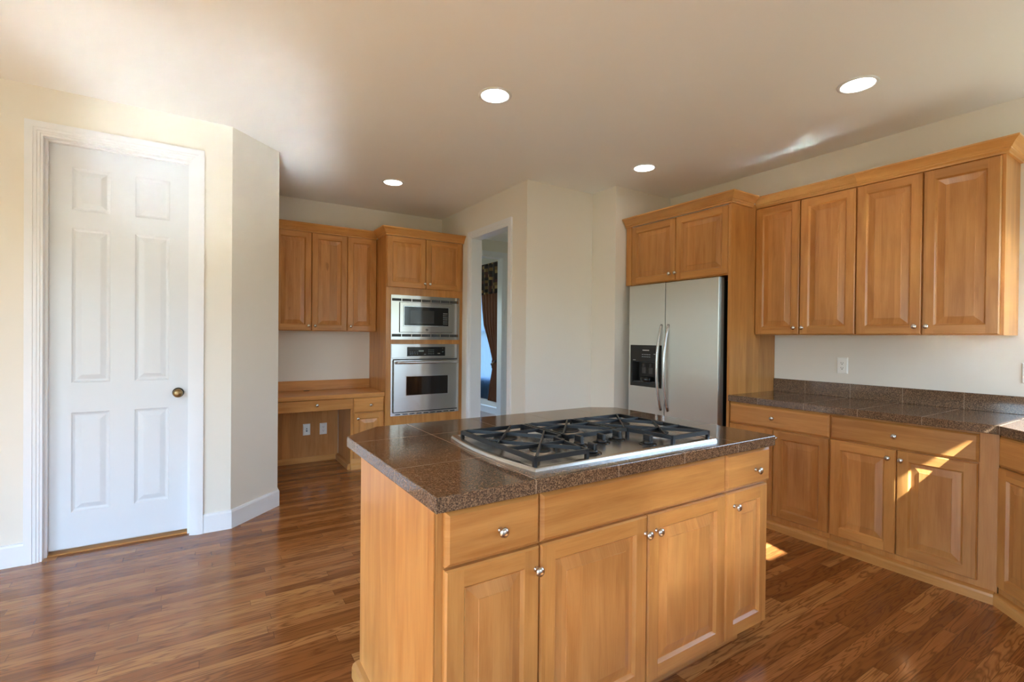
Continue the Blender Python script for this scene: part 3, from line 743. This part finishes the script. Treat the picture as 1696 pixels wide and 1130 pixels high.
def microwave():
    x0, x1, z0, z1 = 1.648, 2.428, 1.301, 1.763
    r = thing('microwave', 'built in stainless microwave with vented trim kit above the wall oven', 'microwave', (x0, YOF, z0))
    w, h = x1 - x0, z1 - z0
    a0, a1, b0, b1 = 0.092, 0.686, 0.079, 0.387                # microwave front
    slots = []
    for k in range(7):
        p = 0.008 + k * (w - 0.016) / 7; q = p + (w - 0.016) / 7 - 0.008
        slots += [(p, q, 0.399, 0.427), (p, q, 0.030, 0.058)]
    bm = holed(BM(), 0, w, 0, h, slots + [(a0 - 0.006, a1 + 0.006, b0 - 0.004, b1 + 0.004)], -0.022, -0.0005, FY); link('trim_frame', bm, M_STEEL, r)
    bm = BM(); box(bm, 0.02, w - 0.02, -0.004, 0.0, 0.0175, h - 0.0175 - 0.003)
    link('vent_backing', bm, M_DARKGREY, r)
    bm = BM(); box(bm, a0 + 0.01, a1 - 0.01, 0.001, 0.38, b0, b1); link('oven_body', bm, M_DARKGREY, r)
    g0, g1, c0, c1 = 0.127, 0.650, 0.140, 0.354
    bm = holed(BM(), a0, a1, b0, b1, [(g0, g1, c0, c1)], -0.034, -0.003, FY); d = link('door', bm, M_STEEL, r)
    bm = BM(); L = [rect_loop(bm, g0, g1, c0, c1, i, y) for i, y in ((0.0, -0.034), (0.003, -0.039), (0.008, -0.039), (0.011, -0.034))]
    for A, B in zip(L, L[1:]): rect_ring(bm, A, B)
    link('window_bezel', bm, M_STEEL_BR, d)
    bm = BM(); box(bm, g0 + 0.004, g1 - 0.004, -0.0335, -0.012, c0 + 0.004, c1 - 0.004); link('glass', bm, M_BLACK, d)
    bm = BM(); box(bm, g0 + 0.075, g0 + 0.345, -0.0342, -0.0334, c0 + 0.030, c1 - 0.045); link('window_mesh', bm, plain('window_mesh_grey', (0.03, 0.03, 0.03, 1), 0.12), d)
    bm = BM()
    for i in range(3):
        for j in range(6): box(bm, 0.580 + i * 0.019, 0.590 + i * 0.019, -0.0345, -0.0334, c0 + 0.030 + j * 0.022, c0 + 0.036 + j * 0.022)
    link('lettering', bm, M_MARK, d)
    bm = BM(); box(bm, 0.378, 0.402, -0.0355, -0.0338, b0 + 0.014, b0 + 0.036, 0, 0.001); lg = link('badge', bm, M_BLACK, d)
    bm = BM(); box(bm, 0.385, 0.388, -0.0360, -0.0353, b0 + 0.018, b0 + 0.032)
    for s in (1, -1):
        q = [(0.388, b0 + 0.025), (0.391, b0 + 0.025), (0.397, b0 + 0.025 + s * 0.007), (0.394, b0 + 0.025 + s * 0.007)]
        lo = [bm.verts.new((u, -0.0353, v)) for u, v in q]; hi = [bm.verts.new((u, -0.0360, v)) for u, v in q]
        bm.faces.new(hi); 
        for i in range(4): bm.faces.new((lo[i], lo[(i + 1) % 4], hi[(i + 1) % 4], hi[i]))
    link('badge_mark', bm, M_MARK, d)
microwave()
def wall_oven():
    x0, x1, z0, z1 = 1.650, 2.426, 0.508, 1.254
    r = thing('wall_oven', 'stainless wall oven with black control display below the microwave', 'oven', (x0, YOF, z0))
    w, h = x1 - x0, z1 - z0
    bm = BM(); box(bm, 0.03, w - 0.03, 0.002, 0.5, 0.02, h - 0.03); link('oven_body', bm, M_DARKGREY, r)
    bm = holed(BM(), 0, w, 0, h, [(0.020, w - 0.020, 0.030, 0.590)], -0.020, -0.0005, FY); link('frame', bm, M_STEEL, r)
    bm = BM(); box(bm, 0.020, w - 0.020, -0.006, -0.001, 0.030, 0.590); link('cavity_shadow_gap', bm, M_BLACK_S, r)
    bm = BM(); box(bm, 0.004, w - 0.004, -0.026, -0.020, 0.600, h - 0.003, 0, 0.002); cp = link('control_panel', bm, M_STEEL, r)
    bm = BM(); box(bm, 0.172, 0.605, -0.029, -0.0255, 0.619, 0.715, 0, 0.001); dp = link('display', bm, M_BLACK, cp)
    dpm = plain('display_print', srgb(120, 132, 130), 0.5)
    def mk(u, v, du, dv):
        bm = BM(); box(bm, u, u + du, -0.0297, -0.0288, v, v + dv); link('key_mark', bm, dpm, dp)
    for i in range(4):
        for j in range(3): mk(0.410 + i * 0.018, 0.640 + j * 0.020, 0.008, 0.006)
    for i in range(4): mk(0.200 + i * 0.026, 0.640, 0.014, 0.004); mk(0.200 + i * 0.026, 0.660, 0.010, 0.003)
    mk(0.300, 0.665, 0.055, 0.016); mk(0.360, 0.635, 0.02, 0.006); mk(0.515, 0.640, 0.03, 0.010); mk(0.57, 0.66, 0.014, 0.006); mk(0.57, 0.695, 0.010, 0.006)
    q = (0.150, 0.634, 0.206, 0.414)
    bm = holed(BM(), 0.025, w - 0.025, 0.044, 0.578, [q], -0.052, -0.008, FY); d = link('door', bm, M_STEEL, r)
    bm = BM(); L = [rect_loop(bm, *q, i, y) for i, y in ((0.0, -0.052), (0.001, -0.0545), (0.006, -0.0545), (0.007, -0.048))]
    for A, B in zip(L, L[1:]): rect_ring(bm, A, B)
    link('window_bezel', bm, M_STEEL_BR, d)
    bm = BM(); box(bm, q[0] + 0.002, q[1] - 0.002, -0.050, -0.02, q[2] + 0.002, q[3] - 0.002); link('glass', bm, M_GLASS_D, d)
    pts = [(0.045, -0.050, 0.553), (0.047, -0.075, 0.555), (0.065, -0.090, 0.556), (0.14, -0.094, 0.556), (w - 0.14, -0.094, 0.556), (w - 0.065, -0.090, 0.556), (w - 0.047, -0.075, 0.555), (w - 0.045, -0.050, 0.553)]
    link('handle', tube(BM(), pts, 0.011, 12, 0, 0.014), M_STEEL_BR, d, True)
    bm = BM()
    for i in range(9): box(bm, 0.05 + i * 0.078, 0.05 + i * 0.078 + 0.055, -0.0206, -0.0195, 0.008, 0.018)
    link('bottom_vents', bm, M_SLOT, r)
wall_oven()

# ================================================================= desk
def desk():
    yf = 4.902
    XL, XO = 0.517, 1.600
    r = thing('built_in_desk', 'built in maple desk with pencil drawer and open kneehole under the wall cabinets', 'desk', (0, 0, 0))
    bm = BM(); box(bm, XL, XO, yf, 5.4525, 0.717, 0.758, 0, 0.003); link('desktop', bm, W_H, r)
    bm = BM(); box(bm, XL, XO, 5.434, 5.4525, 0.7585, 0.860, 0, 0.002); link('backsplash_board', bm, W_H, r)
    bm = BM(); box(bm, XL, 1.262, 5.440, 5.4535, 0.0, 0.7165); link('back_panel', bm, W_P, r)
    bm = BM(); box(bm, XL, 1.255, 5.428, 5.4398, 0.0, 0.060, 0, 0.002); link('base_molding', bm, W_EDGE, r)
    d = link('drawer', slab_bm(XL, 1.284, 0.608, 0.714, 0.004), W_H, r); d.location = (0, yf + 0.022, 0)
    knob_at(0.942, 0.668, d)
    bm = BM(); box(bm, XL + 0.005, 1.258, yf + 0.023, 5.35, 0.615, 0.714); link('drawer_box', bm, W_H, r)
    link('grommet', lathe(BM(), [(0.032, 0.7582), (0.032, 0.7600), (0.024, 0.7604), (0.004, 0.7592)], 24, 'Z', (0.932, 5.385, 0)), M_BLACK_S, r, True)
    p = thing('desk_pedestal', 'small maple pedestal cabinet with drawer and door holding up the desk', 'cabinet', (1.265, yf + 0.024, 0))
    w = XO - 1.265
    bm = BM(); box(bm, 0.0, w, 0.0, 0.505, 0.0, 0.7155); link('carcass', bm, W_V, p)
    add_drawer(p, 0.026, w - 0.003, 0.566, 0.711, 0.190, 0.638)
    add_door(p, 0.026, w - 0.003, 0.108, 0.560, 0.064, 0.508)
    bm = BM(); sweep(bm, [(0, 0), (0.022, 0), (0.022, 0.042), (0.012, 0.06), (0.008, 0.085), (0, 0.105)], [(0.0, 0.0), (w - 0.001, 0.0)]); link('plinth', bm, W_EDGE, p)
    bm = BM(); sweep(bm, BASEM, [(0.0, 0.505), (0.0, 0.0)]); link('base_molding', bm, W_EDGE, p)
    # wall cabinets above
    yu = 5.212; D = 5.4525 - yu
    for a, b, doors, lab in ((XL + 0.002, 1.2905, ((0.595, 0.9385, 0.912), (0.9435, 1.2885, 0.974)), 'maple wall cabinet with two tall doors over the desk'),
                             (1.2915, 1.600, ((1.2945, 1.596, 1.325),), 'single door maple wall cabinet over the desk touching the oven cabinet')):
        c = thing('desk_wall_cabinet', lab, 'cabinet', (a, yu, 0), 0, 'wall cabinets over the desk')
        bm = BM(); box(bm, 0, b - a, 0, D, 1.380, 2.372); link('carcass', bm, W_V, c)
        for d0, d1, k in doors: add_door(c, d0 - a, d1 - a, 1.384, 2.368, k - a, 1.432)
        bm = BM(); sweep(bm, CROWN, [(0, 0), (b - a, 0)]); link('crown_molding', bm, W_EDGE, c)
desk()

# ================================================================= outlets
def wall_plate(loc, rz, label, kind, proto=None):
    r = thing('wall_outlet', label, 'outlet', loc, rz, 'white wall plates')
    bm = BM(); L = [rect_loop(bm, -0.0365, 0.0365, -0.060, 0.060, i, y) for i, y in ((0, 0), (0.0, -0.002), (0.006, -0.0065))]
    bm.faces.new(L[0]); rect_ring(bm, L[0], L[1]); rect_ring(bm, L[1], L[2]); bm.faces.new(L[2]); link('plate', bm, M_WHITE_P, r)
    if kind == 'duplex':
        for s in (1, -1):
            bm = lathe(BM(), [(0.0165, -0.0064), (0.0165, -0.008), (0.015, -0.0086), (0.002, -0.0087)], 20, 'Y', (0, 0, s * 0.0195)); k = link('socket', bm, M_WHITE_P, r)
            bm = BM(); z = s * 0.0195
            box(bm, -0.0075, -0.0052, -0.0091, -0.0085, z - 0.001, z + 0.008); box(bm, 0.0050, 0.0075, -0.0091, -0.0085, z - 0.001, z + 0.007)
            lathe(bm, [(0.003, -0.0085), (0.003, -0.0091), (0.0005, -0.0092)], 10, 'Y', (0, 0, z - 0.0085)); link('slots', bm, M_SLOT, k)
    elif kind == 'decora':
        bm = BM(); box(bm, -0.0165, 0.0165, -0.0082, -0.006, -0.0335, 0.0335, 0, 0.001); k = link('socket', bm, M_WHITE_P, r)
        bm = BM()
        for z in (0.015, -0.021):
            box(bm, -0.0085, -0.006, -0.0087, -0.0081, z, z + 0.009); box(bm, 0.0045, 0.007, -0.0087, -0.0081, z, z + 0.008)
            lathe(bm, [(0.0032, -0.0081), (0.0032, -0.0087), (0.0005, -0.0088)], 10, 'Y', (-0.0005, 0, z - 0.006))
        link('slots', bm, M_SLOT, k)
    else:
        for z, rr in ((0.009, 0.006), (-0.014, 0.0085)):
            bm = lathe(BM(), [(rr, -0.0064), (rr, -0.0085), (rr * 0.6, -0.009), (0.0005, -0.0088)], 14, 'Y', (0, 0, z)); link('jack', bm, M_SLOT, r)
    return r
wall_plate((XR - 0.0003, 1.702, 1.149), NORTH90, 'white outlet on the wall above the middle of the granite backsplash', 'decora')
wall_plate((XR - 0.0003, 0.732, 1.155), NORTH90, 'white wall plate above the backsplash beyond the end of the wall cabinets', 'decora')
wall_plate((0.945, 5.4398, 0.346), 0, 'white jack plate with two dark holes on the kneehole back under the desk', 'jack')
wall_plate((1.111, 5.4398, 0.342), 0, 'white duplex outlet on the kneehole back, nearer the desk pedestal', 'duplex')

# ================================================================= recessed lights
def ceiling_lights():
    spots = [((1.455, 2.474), 'round recessed ceiling light directly above the island cooktop'),
             ((3.07, 1.246), 'round recessed ceiling light in front of the tall wall cabinets'),
             ((1.495, 4.385), 'round recessed ceiling light in front of the oven cabinet'),
             ((3.107, 2.822), 'round recessed ceiling light in front of the refrigerator cabinet')]
    src = None
    for (x, y), lab in spots:
        if src is None:
            src = thing('ceiling_light', lab, 'light', (x, y, ZC), 0, 'recessed ceiling lights')
            link('trim_ring', lathe(BM(), [(0.099, -0.0002), (0.098, -0.004), (0.085, -0.007), (0.080, -0.004), (0.080, -0.0002)], 40, 'Z'), M_TRIM, src, True)
            link('lens', lathe(BM(), [(0.080, -0.0004), (0.0795, -0.004), (0.05, -0.0055), (0.002, -0.006)], 40, 'Z'), M_LAMP, src, True)
        else: copy_thing(src, (x, y, ZC), lab)
ceiling_lights()

# ================================================================= dining room window dressing
def cloth(fn, n, m, thick=0.004):
    bm = BM(); V = [[bm.verts.new(fn(i / n, j / m)) for j in range(m + 1)] for i in range(n + 1)]
    for i in range(n):
        for j in range(m): bm.faces.new((V[i][j], V[i + 1][j], V[i + 1][j + 1], V[i][j + 1]))
    return bm
def solid(o, t):
    md = o.modifiers.new('thickness', 'SOLIDIFY'); md.thickness = t; md.offset = 0
def drapes():
    def sheer(s, v): return (4.272 + 0.006 * math.sin(s * 120), 6.98 + 1.85 * s, 0.24 + 1.95 * v)
    o = link('sheer_curtain', cloth(sheer, 220, 4), M_SHEER, None, True, False); tag(o, 'sheer white curtain glowing blue over the dining room window', 'curtain')
    def lerp(a, b, t): return a + (b - a) * t
    KEY = [(0.24, 6.90, 7.335), (0.55, 6.93, 7.25), (0.86, 6.96, 7.135), (0.90, 6.96, 7.128), (1.15, 6.95, 7.26), (1.54, 6.93, 7.50), (1.85, 6.92, 7.565), (2.20, 6.92, 7.60)]
    def edge(z):
        for (a, p, q), (b, p2, q2) in zip(KEY, KEY[1:]):
            if z <= b: t = (z - a) / (b - a); return lerp(p, p2, t), lerp(q, q2, t)
        return KEY[-1][1:]
    def drape(s, v):
        z = 0.24 + 1.96 * v; p, q = edge(z)
        k = 0.022 + 0.012 * (1 - abs(z - 0.88))
        return (4.222 + k * math.sin(s * 2 * math.pi * 6.5) - (0.02 if abs(z - 0.88) < 0.06 else 0), lerp(p, q, s), z)
    t = thing('curtain', 'brown curtain panel tied back beside the dining room window', 'curtain', (0, 0, 0))
    c = link('drape', cloth(drape, 110, 60), M_DRAPE, t, True, False); solid(c, 0.003)
    bm = BM(); pts = [(4.165, 6.93, 0.95), (4.165, 7.04, 0.915), (4.172, 7.135, 0.875), (4.205, 7.150, 0.868), (4.238, 7.10, 0.88), (4.242, 6.98, 0.93)]
    link('tieback', tube(bm, pts, 0.014, 8, 0, 0.022), M_VAL, t, True)
    def val(s, v):
        z = 2.085 + 0.51 * v
        return (4.178 + 0.020 * math.sin(s * 2 * math.pi * 14) * (1 - v * 0.6), 6.80 + 2.15 * s, z + 0.012 * math.sin(s * 2 * math.pi * 14 + 1) * (1 - v))
    bm = cloth(val, 200, 10)
    o = link('valance', bm, M_VAL, None, True, False); solid(o, 0.006)
    bm = BM(); box(bm, 4.176, 4.298, 6.80, 8.95, 2.594, 2.606)
    link('top_board', bm, M_VAL, o)
    tag(o, 'gathered valance in dark brown and gold squares above the tied curtain', 'valance')
drapes()
